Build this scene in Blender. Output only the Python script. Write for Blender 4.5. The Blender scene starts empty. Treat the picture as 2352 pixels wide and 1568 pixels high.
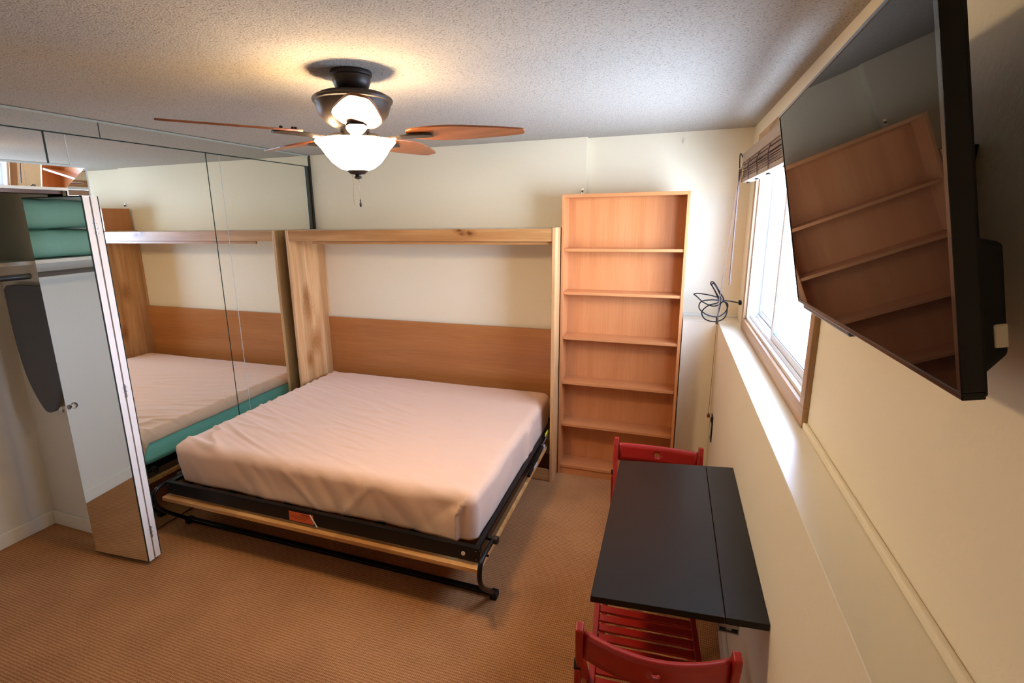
import bpy, bmesh, math, random
from mathutils import Vector, Matrix, noise
from mathutils.geometry import delaunay_2d_cdt
C = bpy.context.scene.collection
sc = bpy.context.scene
random.seed(7)
PI = math.pi
# ------------------------------------------------------------------ camera
cam = bpy.data.cameras.new('camera'); camo = bpy.data.objects.new('camera', cam); C.objects.link(camo)
cam.sensor_width = 36; cam.lens = 1158.51 / 2352 * 36
cam.shift_x = 52.04 / 2352; cam.shift_y = -21.45 / 2352
cam.clip_start = .02
yaw, pitch, roll = .3449, -.2213, -.0148
F = Vector((-math.sin(yaw) * math.cos(pitch), math.cos(yaw) * math.cos(pitch), math.sin(pitch)))
Rt = Vector((math.cos(yaw), math.sin(yaw), 0)); U = Rt.cross(F)
r_ = math.cos(roll) * Rt + math.sin(roll) * U; u_ = -math.sin(roll) * Rt + math.cos(roll) * U
M = Matrix((r_, u_, -F)).transposed().to_4x4(); M.translation = (-.4554, -3.7303, 1.8745)
camo.matrix_world = M
sc.camera = camo
# ------------------------------------------------------------------ colour management, sky, daylight
sc.view_settings.view_transform = 'Standard'; sc.view_settings.look = 'None'
sc.view_settings.gamma = 1; sc.view_settings.use_curve_mapping = False
sc.view_settings.exposure = 0.22
world = bpy.data.worlds.new('overcast_sky'); sc.world = world; world.use_nodes = True
wn = world.node_tree; wn.nodes.clear()
wo = wn.nodes.new('ShaderNodeOutputWorld'); wb = wn.nodes.new('ShaderNodeBackground')
tc = wn.nodes.new('ShaderNodeTexCoord'); sp = wn.nodes.new('ShaderNodeSeparateXYZ'); rp = wn.nodes.new('ShaderNodeValToRGB')
wn.links.new(tc.outputs['Generated'], sp.inputs[0]); wn.links.new(sp.outputs['Z'], rp.inputs[0])
rp.color_ramp.elements[0].position = 0.0; rp.color_ramp.elements[0].color = (.42, .54, .74, 1)
rp.color_ramp.elements[1].position = 0.55; rp.color_ramp.elements[1].color = (.20, .27, .42, 1)
_e = rp.color_ramp.elements.new(.07); _e.color = (.60, .80, 1.24, 1)
wn.links.new(rp.outputs[0], wb.inputs[0]); wb.inputs[1].default_value = 34.0
wn.links.new(wb.outputs[0], wo.inputs[0])
# portal: lets the sky through the window opening sample cleanly
pl = bpy.data.lights.new('window_portal', 'AREA'); pl.shape = 'RECTANGLE'; pl.size = 1.0; pl.size_y = 1.5
pl.cycles.is_portal = True
plo = bpy.data.objects.new('window_portal', pl); C.objects.link(plo)
plo.matrix_world = Matrix.Translation((.16, -1.115, 1.75)) @ Matrix.Rotation(PI / 2, 4, 'Y')
# ------------------------------------------------------------------ materials
def s2l(c):
    return tuple((v / 12.92 if v <= .04045 else ((v + .055) / 1.055) ** 2.4) for v in [x / 255 for x in c]) + (1,)
def nmat(name):
    m = bpy.data.materials.new(name); m.use_nodes = True
    return m, m.node_tree, m.node_tree.nodes['Principled BSDF']
def add_bump(nt, p, height, strength=.3, dist=.002):
    b = nt.nodes.new('ShaderNodeBump'); b.inputs['Strength'].default_value = strength; b.inputs['Distance'].default_value = dist
    nt.links.new(height, b.inputs['Height']); nt.links.new(b.outputs[0], p.inputs['Normal'])
def coords(nt, scale=(1, 1, 1), rot=(0, 0, 0)):
    t = nt.nodes.new('ShaderNodeTexCoord'); m = nt.nodes.new('ShaderNodeMapping')
    m.inputs['Scale'].default_value = scale; m.inputs['Rotation'].default_value = rot
    nt.links.new(t.outputs['Object'], m.inputs[0]); return m.outputs[0]
def nz(nt, vec, scale, detail=3, rough=.5):
    n = nt.nodes.new('ShaderNodeTexNoise'); n.inputs['Scale'].default_value = scale
    n.inputs['Detail'].default_value = detail; n.inputs['Roughness'].default_value = rough
    if vec is not None: nt.links.new(vec, n.inputs['Vector'])
    return n.outputs['Fac']
def ramp(nt, fac, stops):
    r = nt.nodes.new('ShaderNodeValToRGB'); nt.links.new(fac, r.inputs[0])
    el = r.color_ramp.elements
    while len(el) < len(stops): el.new(.5)
    for e, (p, c) in zip(el, stops): e.position = p; e.color = c if len(c) == 4 else tuple(c) + (1,)
    return r.outputs[0]
def mix(nt, a, b, fac, mode='MIX'):
    m = nt.nodes.new('ShaderNodeMix'); m.data_type = 'RGBA'; m.blend_type = mode
    for k, v in ((0, fac), (6, a), (7, b)):
        if hasattr(v, 'default_value'): nt.links.new(v, m.inputs[k])
        else: m.inputs[k].default_value = v
    return m.outputs[2]
def plain(name, rgb, rough=.5, metal=0, bump=None, spec=.5, coat=0, var=0, sheen=0):
    m, nt, p = nmat(name)
    c = s2l(rgb); p.inputs['Base Color'].default_value = c
    p.inputs['Roughness'].default_value = rough; p.inputs['Metallic'].default_value = metal
    p.inputs['Specular IOR Level'].default_value = spec
    p.inputs['Coat Weight'].default_value = coat; p.inputs['Coat Roughness'].default_value = .05
    p.inputs['Sheen Weight'].default_value = sheen
    if var:
        f = nz(nt, coords(nt), 9, 4)
        dk = tuple(v * (1 - var) for v in c[:3]) + (1,)
        nt.links.new(ramp(nt, f, [(.3, dk), (.7, c)]), p.inputs['Base Color'])
    if bump: add_bump(nt, p, nz(nt, coords(nt), bump[0], 4), bump[1], bump[2])
    return m
def wood(name, dark, mid, light, axis=0, scale=1.0, rough=.42, contrast=1.0, knots=(), strips=None, coat=0.0, fine=1.0):
    m, nt, p = nmat(name)
    s = [9 * scale] * 3; s[axis] = .7 * scale
    v = coords(nt, tuple(s))
    n1 = nz(nt, v, 1.6, 5, .55)
    s2 = [150 * fine] * 3; s2[axis] = 3.5
    n2 = nz(nt, coords(nt, tuple(s2)), 1.0, 2, .6)
    col = ramp(nt, n1, [(.5 - .22 / contrast, s2l(dark)), (.5, s2l(mid)), (.5 + .2 / contrast, s2l(light))])
    fg = ramp(nt, n2, [(.35, (.80, .76, .72)), (.6, (1, 1, 1))])
    col = mix(nt, col, fg, .55, 'MULTIPLY')
    if strips:
        ax, w = strips
        sx = nt.nodes.new('ShaderNodeSeparateXYZ'); t = nt.nodes.new('ShaderNodeTexCoord'); nt.links.new(t.outputs['Object'], sx.inputs[0])
        mt = nt.nodes.new('ShaderNodeMath'); mt.operation = 'DIVIDE'; mt.inputs[1].default_value = w; nt.links.new(sx.outputs[ax], mt.inputs[0])
        fl = nt.nodes.new('ShaderNodeMath'); fl.operation = 'FLOOR'; nt.links.new(mt.outputs[0], fl.inputs[0])
        wn_ = nt.nodes.new('ShaderNodeTexWhiteNoise'); wn_.noise_dimensions = '1D'; nt.links.new(fl.outputs[0], wn_.inputs['W'])
        st = ramp(nt, wn_.outputs[0], [(0, (.78, .74, .68)), (1, (1.12, 1.12, 1.12))])
        col = mix(nt, col, st, .8, 'MULTIPLY')
    for kx, ky, kz, kr in knots:
        t = nt.nodes.new('ShaderNodeTexCoord'); mp = nt.nodes.new('ShaderNodeMapping')
        nt.links.new(t.outputs['Object'], mp.inputs[0])
        e = [1, 1, 1]; e[axis] = .55
        mp.inputs['Scale'].default_value = e; mp.inputs['Location'].default_value = (-kx * e[0], -ky * e[1], -kz * e[2])
        wv = nt.nodes.new('ShaderNodeVectorMath'); wv.operation = 'LENGTH'; nt.links.new(mp.outputs[0], wv.inputs[0])
        nn = nz(nt, coords(nt), 45, 2)
        ad = nt.nodes.new('ShaderNodeMath'); ad.operation = 'MULTIPLY_ADD'; nt.links.new(nn, ad.inputs[0]); ad.inputs[1].default_value = -kr * 1.4
        nt.links.new(wv.outputs['Value'], ad.inputs[2])
        k = ramp(nt, ad.outputs[0], [(0, (.34, .22, .13)) if kr < .015 else (0, (.66, .52, .38)), (min(.95, max(.002, kr * .45)), (.74, .62, .50)), (min(.99, kr * 2.2), (1, 1, 1))])
        col = mix(nt, col, k, 1.0, 'MULTIPLY')
    nt.links.new(col, p.inputs['Base Color'])
    p.inputs['Roughness'].default_value = rough; p.inputs['Coat Weight'].default_value = coat; p.inputs['Coat Roughness'].default_value = .2
    add_bump(nt, p, n2, .08, .001)
    return m
WALLC = (240, 227, 197)
M_wall = plain('painted_wall', WALLC, .6, bump=(55, .25, .004))
M_wallin = plain('closet_wall', (222, 216, 200), .65, bump=(55, .2, .003))
M_trimw = plain('white_trim_paint', (228, 222, 205), .4)
M_ledge = plain('ledge_paint', (236, 226, 202), .3, spec=.6)
# popcorn ceiling
M_ceil, nt, p = nmat('popcorn_ceiling')
v = coords(nt)
vo = nt.nodes.new('ShaderNodeTexVoronoi'); vo.inputs['Scale'].default_value = 170; nt.links.new(v, vo.inputs['Vector'])
f = nz(nt, v, 150, 4, .7)
h = nt.nodes.new('ShaderNodeMath'); h.operation = 'MULTIPLY_ADD'; nt.links.new(vo.outputs['Distance'], h.inputs[0]); h.inputs[1].default_value = -.8; nt.links.new(f, h.inputs[2])
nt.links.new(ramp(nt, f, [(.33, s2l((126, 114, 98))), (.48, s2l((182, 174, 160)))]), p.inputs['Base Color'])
p.inputs['Roughness'].default_value = .9; add_bump(nt, p, h.outputs[0], .42, .0035)
# ribbed carpet
M_carpet, nt, p = nmat('ribbed_carpet')
v = coords(nt)
def wave(nt, vec, axis, scale, dist=1.2):
    w = nt.nodes.new('ShaderNodeTexWave'); w.bands_direction = axis; w.inputs['Scale'].default_value = scale
    w.inputs['Distortion'].default_value = dist; w.inputs['Detail'].default_value = 2; w.inputs['Detail Scale'].default_value = 2.5
    nt.links.new(vec, w.inputs['Vector']); return w.outputs['Fac']
wy = wave(nt, v, 'Y', 24, 2.2); wx = wave(nt, v, 'X', 38, 3.0)
mm = nt.nodes.new('ShaderNodeMath'); mm.operation = 'MULTIPLY_ADD'; nt.links.new(wx, mm.inputs[0]); mm.inputs[1].default_value = .8; nt.links.new(wy, mm.inputs[2])
nf = nz(nt, v, 260, 3, .7); nb = nz(nt, v, 3.0, 3)
m2 = nt.nodes.new('ShaderNodeMath'); m2.operation = 'MULTIPLY_ADD'; nt.links.new(nf, m2.inputs[0]); m2.inputs[1].default_value = 1.3; nt.links.new(mm.outputs[0], m2.inputs[2])
m2n = nt.nodes.new('ShaderNodeMath'); m2n.operation = 'MULTIPLY'; m2n.inputs[1].default_value = .40; nt.links.new(m2.outputs[0], m2n.inputs[0])
col = ramp(nt, m2n.outputs[0], [(.25, s2l((134, 88, 52))), (.52, s2l((166, 114, 70))), (.85, s2l((190, 140, 94)))])
col = mix(nt, col, ramp(nt, nb, [(.35, (.88, .86, .84)), (.65, (1.05, 1.05, 1.05))]), 1, 'MULTIPLY')
nt.links.new(col, p.inputs['Base Color']); p.inputs['Roughness'].default_value = .95; p.inputs['Specular IOR Level'].default_value = .15
add_bump(nt, p, m2.outputs[0], .45, .003)
M_alder = wood('knotty_alder_upright', (188, 134, 80), (212, 162, 108), (228, 184, 132), 2, 1.0, .38, 1.0, strips=(1, .085), coat=.15,
               knots=((.03, .15, 1.28, .022), (.03, .16, 1.16, .03), (.03, .22, .86, .028), (.03, .12, .72, .02), (2.14, .14, .80, .02), (2.14, .22, 1.2, .025)))
M_alder_h = wood('knotty_alder_rail', (160, 104, 52), (188, 134, 78), (206, 154, 98), 0, 1.0, .38, 1.0, coat=.15,
                 knots=((1.49, 0, 1.797, .011), (1.51, 0, 1.772, .007), (1.57, 0, 1.777, .012)))
M_head = wood('alder_headboard', (168, 104, 52), (184, 120, 64), (198, 136, 80), 0, .45, .3, .7, coat=.3)
M_beech = wood('beech_veneer', (186, 114, 62), (202, 130, 76), (214, 144, 90), 2, 1.0, .35, .5, fine=2.2, coat=.2)
M_beech_h = wood('beech_shelf', (182, 112, 62), (198, 128, 76), (210, 142, 90), 0, 1.0, .32, .5, fine=2.2, coat=.25)
M_ply = wood('maple_panel_edge', (178, 118, 58), (206, 150, 86), (222, 172, 110), 0, 1.4, .35, 1.2, strips=(0, .33), coat=.2)
M_blade = wood('walnut_blade', (120, 66, 34), (152, 88, 48), (170, 104, 62), 0, 1.6, .35, .8, coat=.2)
M_trimwood = wood('oak_window_trim', (140, 104, 70), (172, 132, 92), (190, 150, 108), 1, 1.2, .45, .8)
M_trimwood_v = wood('oak_window_trim_upright', (140, 104, 70), (172, 132, 92), (190, 150, 108), 2, 1.2, .45, .8)
M_black = plain('black_steel', (5, 5, 6), .38, .0, spec=.28, coat=.04)
M_matblack = plain('black_plastic', (8, 8, 9), .5, spec=.3)
M_bronze = plain('oil_rubbed_bronze', (48, 40, 36), .42, .55)
M_chrome = plain('brushed_metal', (150, 152, 155), .3, .9)
M_alu = plain('bronze_aluminium', (98, 96, 82), .35, .7)
M_red = plain('red_painted_wood', (170, 28, 19), .38, bump=(120, .06, .001), coat=.15, var=.22)
M_table = plain('black_brown_laminate', (14, 12, 12), .34, bump=(400, .05, .0005), spec=.38)
M_blanket = plain('beige_fleece', (228, 188, 157), .95, bump=(420, .35, .0015), spec=.1, sheen=.35)
M_mint = plain('mint_cotton', (140, 214, 194), .85, bump=(30, .2, .004), spec=.2)
M_pillow = plain('mint_pillowcase', (134, 178, 158), .85, bump=(14, .35, .012), spec=.2)
M_board = plain('grey_ironing_cover', (92, 92, 94), .8, bump=(300, .1, .001))
M_blind = wood('walnut_blind', (100, 70, 52), (134, 100, 78), (170, 138, 112), 1, 2.0, .55, 1.2)
M_valance = wood('grey_brown_valance', (136, 110, 88), (160, 134, 110), (172, 148, 124), 1, 1.4, .5, .7)
M_vinyl = plain('white_vinyl', (232, 234, 236), .35)
M_cream = plain('cream_plastic', (226, 218, 196), .4)
M_orange = plain('orange_sticker', (222, 96, 48), .5)
M_ink = plain('black_ink', (40, 16, 10), .7)
M_leafw = plain('chipped_white_paint', (236, 228, 218), .45, var=.06)
M_redwood = plain('red_wood_bead', (120, 40, 24), .4)
M_bulb = None
M_mirror, nt, p = nmat('mirror_glass')
p.inputs['Base Color'].default_value = (.86, .89, .85, 1); p.inputs['Metallic'].default_value = 1; p.inputs['Roughness'].default_value = 0.0
M_medge = plain('mirror_edge', (24, 44, 36), .2)
M_bevel_glint = plain('bevel_painted_glint', (186, 194, 188), .2, spec=.7)  # pale colour stands in for the window's bright reflection on the bevels
M_screen, nt, p = nmat('glossy_dark_screen')
nt.nodes.remove(p)
df = nt.nodes.new('ShaderNodeBsdfDiffuse'); df.inputs[0].default_value = (.004, .004, .005, 1)
gs = nt.nodes.new('ShaderNodeBsdfGlossy'); gs.inputs['Roughness'].default_value = .02; gs.inputs[0].default_value = (1, .9, .8, 1)
f1 = nt.nodes.new('ShaderNodeFresnel'); f1.inputs['IOR'].default_value = 1.36; f2 = nt.nodes.new('ShaderNodeMath'); f2.operation = 'MULTIPLY'; f2.inputs[1].default_value = .5
nt.links.new(f1.outputs[0], f2.inputs[0]); f3 = nt.nodes.new('ShaderNodeMixShader'); nt.links.new(f2.outputs[0], f3.inputs[0]); nt.links.new(df.outputs[0], f3.inputs[1]); nt.links.new(gs.outputs[0], f3.inputs[2])
nt.links.new(f3.outputs[0], nt.nodes['Material Output'].inputs['Surface'])
M_bowl, nt, p = nmat('lit_frosted_glass')
p.inputs['Base Color'].default_value = (.9, .86, .8, 1); p.inputs['Roughness'].default_value = .4
p.inputs['Emission Color'].default_value = (1, .72, .42, 1); p.inputs['Emission Strength'].default_value = 74
M_acryl, nt, p = nmat('clear_acrylic')
p.inputs['Base Color'].default_value = (.95, .93, .9, 1); p.inputs['Roughness'].default_value = .03; p.inputs['Transmission Weight'].default_value = .95; p.inputs['IOR'].default_value = 1.45
M_glass, nt, p = nmat('window_glass')
nt.nodes.remove(p)
gl = nt.nodes.new('ShaderNodeBsdfGlossy'); gl.inputs['Roughness'].default_value = 0; tr = nt.nodes.new('ShaderNodeBsdfTransparent')
fr = nt.nodes.new('ShaderNodeLayerWeight'); pw = nt.nodes.new('ShaderNodeMath'); pw.operation = 'POWER'; pw.inputs[1].default_value = 5
nt.links.new(fr.outputs['Facing'], pw.inputs[0]); ms = nt.nodes.new('ShaderNodeMath'); ms.operation = 'MULTIPLY_ADD'; nt.links.new(pw.outputs[0], ms.inputs[0]); ms.inputs[1].default_value = .45; ms.inputs[2].default_value = .02
mx = nt.nodes.new('ShaderNodeMixShader'); nt.links.new(ms.outputs[0], mx.inputs[0]); nt.links.new(tr.outputs[0], mx.inputs[1]); nt.links.new(gl.outputs[0], mx.inputs[2])
nt.links.new(mx.outputs[0], nt.nodes['Material Output'].inputs['Surface'])
# ------------------------------------------------------------------ mesh helpers (world coordinates in, local to parent out)
class MB:
    def __init__(s): s.bm = bmesh.new()
    def box(s, a, b, T=None):
        (x0, y0, z0), (x1, y1, z1) = a, b
        P = [(x0, y0, z0), (x1, y0, z0), (x1, y1, z0), (x0, y1, z0), (x0, y0, z1), (x1, y0, z1), (x1, y1, z1), (x0, y1, z1)]
        V = [s.bm.verts.new(T @ Vector(p) if T else p) for p in P]
        for f in ((3, 2, 1, 0), (4, 5, 6, 7), (0, 1, 5, 4), (1, 2, 6, 5), (2, 3, 7, 6), (3, 0, 4, 7)): s.bm.faces.new([V[i] for i in f])
        return s
    def hexa(s, bot, top):
        V = [s.bm.verts.new(p) for p in list(bot) + list(top)]
        n = len(bot)
        s.bm.faces.new(V[:n][::-1]); s.bm.faces.new(V[n:])
        for i in range(n): s.bm.faces.new([V[i], V[(i + 1) % n], V[n + (i + 1) % n], V[n + i]])
        return s
    def beam(s, p, q, w, h, up=(0, 0, 1)):
        p, q = Vector(p), Vector(q); d = (q - p).normalized(); a = d.cross(Vector(up)).normalized(); b = a.cross(d)
        c = [(-w / 2, -h / 2), (w / 2, -h / 2), (w / 2, h / 2), (-w / 2, h / 2)]
        return s.hexa([p + a * x + b * y for x, y in c], [q + a * x + b * y for x, y in c])
    def lathe(s, prof, c=(0, 0, 0), n=40, axis=None, cap=True):
        R = Matrix.Identity(3)
        if axis is not None: R = Vector((0, 0, 1)).rotation_difference(Vector(axis)).to_matrix()
        rings = []
        for rr, z in prof:
            rings.append([s.bm.verts.new(Vector(c) + R @ Vector((rr * math.cos(2 * PI * i / n), rr * math.sin(2 * PI * i / n), z))) for i in range(n)])
        for A, B in zip(rings, rings[1:]):
            for i in range(n): s.bm.faces.new([A[i], A[(i + 1) % n], B[(i + 1) % n], B[i]])
        if cap:
            s.bm.faces.new(rings[0][::-1]); s.bm.faces.new(rings[-1])
        return s
    def tube(s, pts, r, n=10, closed=False):
        pts = [Vector(p) for p in pts]; rings = []; prev = None
        m = len(pts)
        for i, p in enumerate(pts):
            if closed: d = pts[(i + 1) % m] - pts[i - 1]
            else: d = pts[min(i + 1, m - 1)] - pts[max(i - 1, 0)]
            d.normalize()
            if prev is None:
                a = d.orthogonal().normalized()
            else:
                a = (prev - d * prev.dot(d)).normalized()
            prev = a; b = d.cross(a)
            rr = r[i] if isinstance(r, (list, tuple)) else r
            rings.append([s.bm.verts.new(p + (a * math.cos(2 * PI * k / n) + b * math.sin(2 * PI * k / n)) * rr) for k in range(n)])
        for A, B in zip(rings, rings[1:] + ([rings[0]] if closed else [])):
            for k in range(n): s.bm.faces.new([A[k], A[(k + 1) % n], B[(k + 1) % n], B[k]])
        if not closed: s.bm.faces.new(rings[0][::-1]); s.bm.faces.new(rings[-1])
        return s
    def build(s, name, mat, parent=None, bevel=0, smooth=False, off=None):
        if off is None: off = Vector(parent['_o']) if parent is not None and '_o' in parent else Vector((0, 0, 0))
        bmesh.ops.recalc_face_normals(s.bm, faces=s.bm.faces)
        for v in s.bm.verts: v.co -= off
        me = bpy.data.meshes.new(name); s.bm.to_mesh(me); s.bm.free()
        o = bpy.data.objects.new(name, me); C.objects.link(o); me.materials.append(mat)
        if parent is not None:
            o.parent = parent; o['_o'] = tuple(off)
        else:
            o['_o'] = tuple(off); o.location = off
        if smooth:
            for f in me.polygons: f.use_smooth = True
            me.set_sharp_from_angle(angle=math.radians(35)) if hasattr(me, 'set_sharp_from_angle') else None
        if bevel:
            b = o.modifiers.new('bevel', 'BEVEL'); b.width = bevel; b.segments = 2; b.limit_method = 'ANGLE'
        return o
def smoothpts(ctrl, n=8, closed=False):
    P = [Vector(p) for p in ctrl]; out = []; m = len(P)
    for i in range(m if closed else m - 1):
        if closed: a, b, c, d = P[i - 1], P[i], P[(i + 1) % m], P[(i + 2) % m]
        else: a, b, c, d = P[max(i - 1, 0)], P[i], P[i + 1], P[min(i + 2, m - 1)]
        for k in range(n):
            t = k / n
            out.append(.5 * ((2 * b) + (c - a) * t + (2 * a - 5 * b + 4 * c - d) * t * t + (3 * b - a - 3 * c + d) * t ** 3))
    if not closed: out.append(P[-1])
    return out
def tag(o, label=None, cat=None, group=None, kind=None):
    if label: o['label'] = label
    if cat: o['category'] = cat
    if group: o['group'] = group
    if kind: o['kind'] = kind
    return o
def thing(name, label, cat, loc, group=None, kind=None):
    o = bpy.data.objects.new(name, None); C.objects.link(o); o.location = loc; o['_o'] = tuple(loc); o.empty_display_size = .1
    return tag(o, label, cat, group, kind)
def struct(o): o['kind'] = 'structure'; return o
def B(a, b): return MB().box(a, b)
H = 2.418
XM = -3.385          # plane of the mirrored left wall
LZ = 1.185           # ledge height
# ------------------------------------------------------------------ room shell
struct(B((-4.25, -4.85, -.12), (.25, .25, 0)).build('floor', M_carpet))
struct(B((-4.25, -4.85, H), (.25, .25, H + .12)).build('ceiling', M_ceil))
w = B((-4.25, 0, 0), (-1.052, .25, H)); w.box((-1.052, .057, LZ), (.13, .25, H)); w.box((-1.052, 0, 0), (.13, .25, LZ))
struct(w.build('wall_back', M_wall))
WY0, WY1, WZ0, WZ1 = -1.875, -.365, 1.255, 2.26      # window opening
w = B((0, -4.85, LZ), (.13, WY0, H)); w.box((0, WY1, LZ), (.13, .057, H)); w.box((0, WY0, LZ), (.13, WY1, WZ0)); w.box((0, WY0, WZ1), (.13, WY1, H))
w.box((-.13, -4.85, 0), (.13, 0, LZ - .004))
struct(w.build('wall_right', M_wall))
struct(B((-.133, -4.85, LZ - .004), (-.0005, 0, LZ)).build('trim_ledge_right', M_ledge, bevel=.003))
w = B((-.35, -.12, 0), (-.131, -.0005, LZ - .0045)); struct(w.build('wall_back_lower', M_wall))
struct(B((-.352, -.123, LZ - .004), (-.0, .0565, LZ + .001)).build('trim_ledge_back', M_ledge, bevel=.002))
struct(B((-.014, -4.85, LZ + .0005), (-.0005, -1.925, LZ + .022)).build('trim_bead_right', M_wall, bevel=.004))
struct(B((-.352, .043, LZ), (-.0, .057, LZ + .02)).build('trim_bead_back', M_trimw, bevel=.005))
struct(B((-.148, -4.85, 0), (-.13, -.12, .105)).build('baseboard_right', M_trimw, bevel=.004))
# left wall: solid behind the sliding mirrors, header above the closet opening, solid towards the camera
CY0, CY1 = -3.25, -1.945
w = B((-3.52, CY1, 0), (-3.402, 0, H)); w.box((-3.52, CY0, 2.06), (-3.402, CY1, H)); w.box((-3.52, -4.85, 0), (-3.402, CY0, H))
struct(w.build('wall_left', M_wallin))
w = B((-4.25, -4.85, 0), (-4.10, 0, H)); struct(w.build('wall_closet_back', M_wallin))
struct(B((-4.10, -1.93, 0), (-3.52, -1.85, H)).build('wall_closet_far', M_wallin))
struct(B((-4.10, CY0 - .1, 0), (-3.52, CY0, H)).build('wall_closet_near', M_wallin))
struct(B((-4.10, CY0, 2.12), (-3.52, -1.93, 2.18)).build('ceiling_closet', M_wallin))
struct(B((-4.25, -4.97, 0), (.25, -4.85, H)).build('wall_front', M_wall))
struct(B((-4.10, CY0, 0), (-4.086, -1.93, .09)).build('baseboard_closet_back', M_trimw, bevel=.004))
struct(B((-4.086, -1.944, 0), (-3.52, -1.93, .09)).build('baseboard_closet_far', M_trimw, bevel=.004))
# ------------------------------------------------------------------ mirrored left wall
val = thing('mirror_valance', 'long mirrored valance strip under the ceiling above the sliding mirror doors', 'mirror', (XM, -1.5, H - .05))
B((XM - .017, -1.718, 2.328), (XM, -.012, H - .004)).build('mirror_pane', M_mirror, val)
B((XM - .017, -3.4, 2.328), (XM, -1.722, H - .004)).build('mirror_pane', M_mirror, val)
B((XM - .017, -3.4, 2.3235), (XM + .001, -.012, 2.328)).build('lower_edge', M_medge, val)
B((XM - .017, -1.722, 2.328), (XM + .001, -1.718, H - .004)).build('joint', M_medge, val)
B((XM - .001, -3.4, H - .013), (XM + .003, -.012, H - .003)).build('bevelled_edge', plain('dull_bevel_painted_glint', (158, 160, 146), .3), val)  # shiny line along the valance bevel painted as a pale colour
jamb = thing('door_side_jamb', 'bronze metal side channel of the sliding mirror doors at the far corner', 'door frame', (XM, -.03, 0))
B((XM - .017, -.075, 0), (XM - .008, -.012, 2.322)).build('channel_back', M_alu, jamb)
B((XM - .017, -.030, 0), (XM + .006, -.012, H - .004)).build('front_lip', plain('dark_bronze_lip', (60, 58, 46), .4, .6), jamb)
B((XM - .012, -.078, 0), (XM - .004, -.070, 2.322)).build('inner_lip', M_medge, jamb)
d1 = thing('sliding_mirror_door', 'full-height sliding mirror door next to the wall bed', 'mirror door', (XM, -.5, 0))
B((XM - .016, -.944, .012), (XM - .006, -.086, 2.322)).build('mirror_pane', M_mirror, d1)
B((XM - .016, -1.052, .012), (XM - .006, -.947, 2.322)).build('mirror_stile', M_mirror, d1)
B((XM - .0065, -.947, .012), (XM - .0045, -.9450, 2.322)).build('bevel_line', M_bevel_glint, d1)
B((XM - .016, -.086, .012), (XM - .004, -.080, 2.322)).build('edge_strip', M_bevel_glint, d1)
d2 = thing('sliding_mirror_door', 'full-height sliding mirror door half hidden behind the folded door', 'mirror door', (XM, -1.4, 0))
B((XM - .012, -1.895, .012), (XM, -1.061, 2.322)).build('mirror_pane', M_mirror, d2)
B((XM - .012, -1.061, .012), (XM + .001, -1.055, 2.322)).build('edge_strip', M_medge, d2)
B((XM - .012, -1.988, 2.175), (XM, -1.898, 2.322)).build('mirror_stile', M_mirror, d2)
B((XM - .001, -1.898, 2.175), (XM + .0008, -1.8945, 2.322)).build('bevel_line', M_bevel_glint, d2)
d3 = thing('header_mirror', 'fixed mirror panel above the closet opening', 'mirror', (XM, -2.5, 2.2))
B((XM - .012, -3.4, 2.175), (XM, -1.997, 2.322)).build('mirror_pane', M_mirror, d3)
B((XM - .012, -1.997, 2.175), (XM + .001, -1.990, 2.322)).build('edge_strip', M_medge, d3)
# mirrored casing around the closet opening: facets lean so they mirror the window side
cas = thing('mirrored_door_casing', 'bevelled mirror-clad casing around the open closet', 'door frame', (XM, -1.9, 0))
yo, yi, zo, zi = -1.847, -1.945, 2.160, 2.058
t = MB()
xo_, xi_ = XM + .031, XM + .018
def quadprism(pts, th=.01):
    m = MB(); m.hexa([Vector(p) - Vector((th, 0, 0)) for p in pts], pts); return m
quadprism([(xo_, -3.4, zo), (xi_, -3.4, zi), (xi_, yi, zi), (xo_, yo, zo)]).build('top_facet', M_mirror, cas)
quadprism([(xo_, yo, zo), (xi_, yi, zi), (xi_, yi, 0.0), (xo_, yo, 0.0)]).build('side_facet', M_mirror, cas)
B((XM + .001, -3.4, zo), (xo_ + .001, yo, zo + .010)).build('outer_edge', M_bevel_glint, cas)
B((XM + .001, yo, 0), (xo_ + .001, yo + .008, zo + .010)).build('outer_edge', M_bevel_glint, cas)
B((XM - .02, -3.4, zi - .014), (xi_ + .002, yi, zi)).build('inner_edge', M_trimw, cas)
B((XM - .135, yi, 0), (xi_ + .001, yi + .012, zi - .0)).build('jamb_lining', M_trimw, cas)
B((XM - .135, -3.3, zi - .03), (XM - .02, yi, zi - .0)).build('head_lining', wood('dark_head_track', (70, 42, 24), (96, 62, 36), (120, 82, 52), 1), cas)
# ------------------------------------------------------------------ folded bifold door
bf = thing('bifold_door', 'folded mirrored bifold closet door standing out from the left wall', 'door', (-3.50, -2.075, 0))
a_ = math.atan2(.029, .385)
T = Matrix.Translation((-3.50, -2.075, 0)) @ Matrix.Rotation(a_, 4, 'Z')
L = .392
for k, (y0, y1, face) in enumerate(((.004, .036, 0), (.044, .076, .080))):
    lf = MB().box((0, y0, .022), (L, y1, 2.008), T).build('door_leaf', M_leafw, bf)
    yy = (0, .004) if k == 0 else (.076, .080)
    MB().box((.004, yy[0], .026), (L - .004, yy[1], 2.004), T).build('mirror_face', M_mirror, lf)
    e = MB()
    e.box((L - .004, yy[0] - .0005, .024), (L + .0006, yy[1] + .0005, 2.006), T); e.box((0, yy[0] - .0005, .022), (L, yy[1] + .0005, .026), T); e.box((0, yy[0] - .0005, 2.004), (L, yy[1] + .0005, 2.009), T)
    e.build('dark_edging', M_medge, lf)
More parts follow.
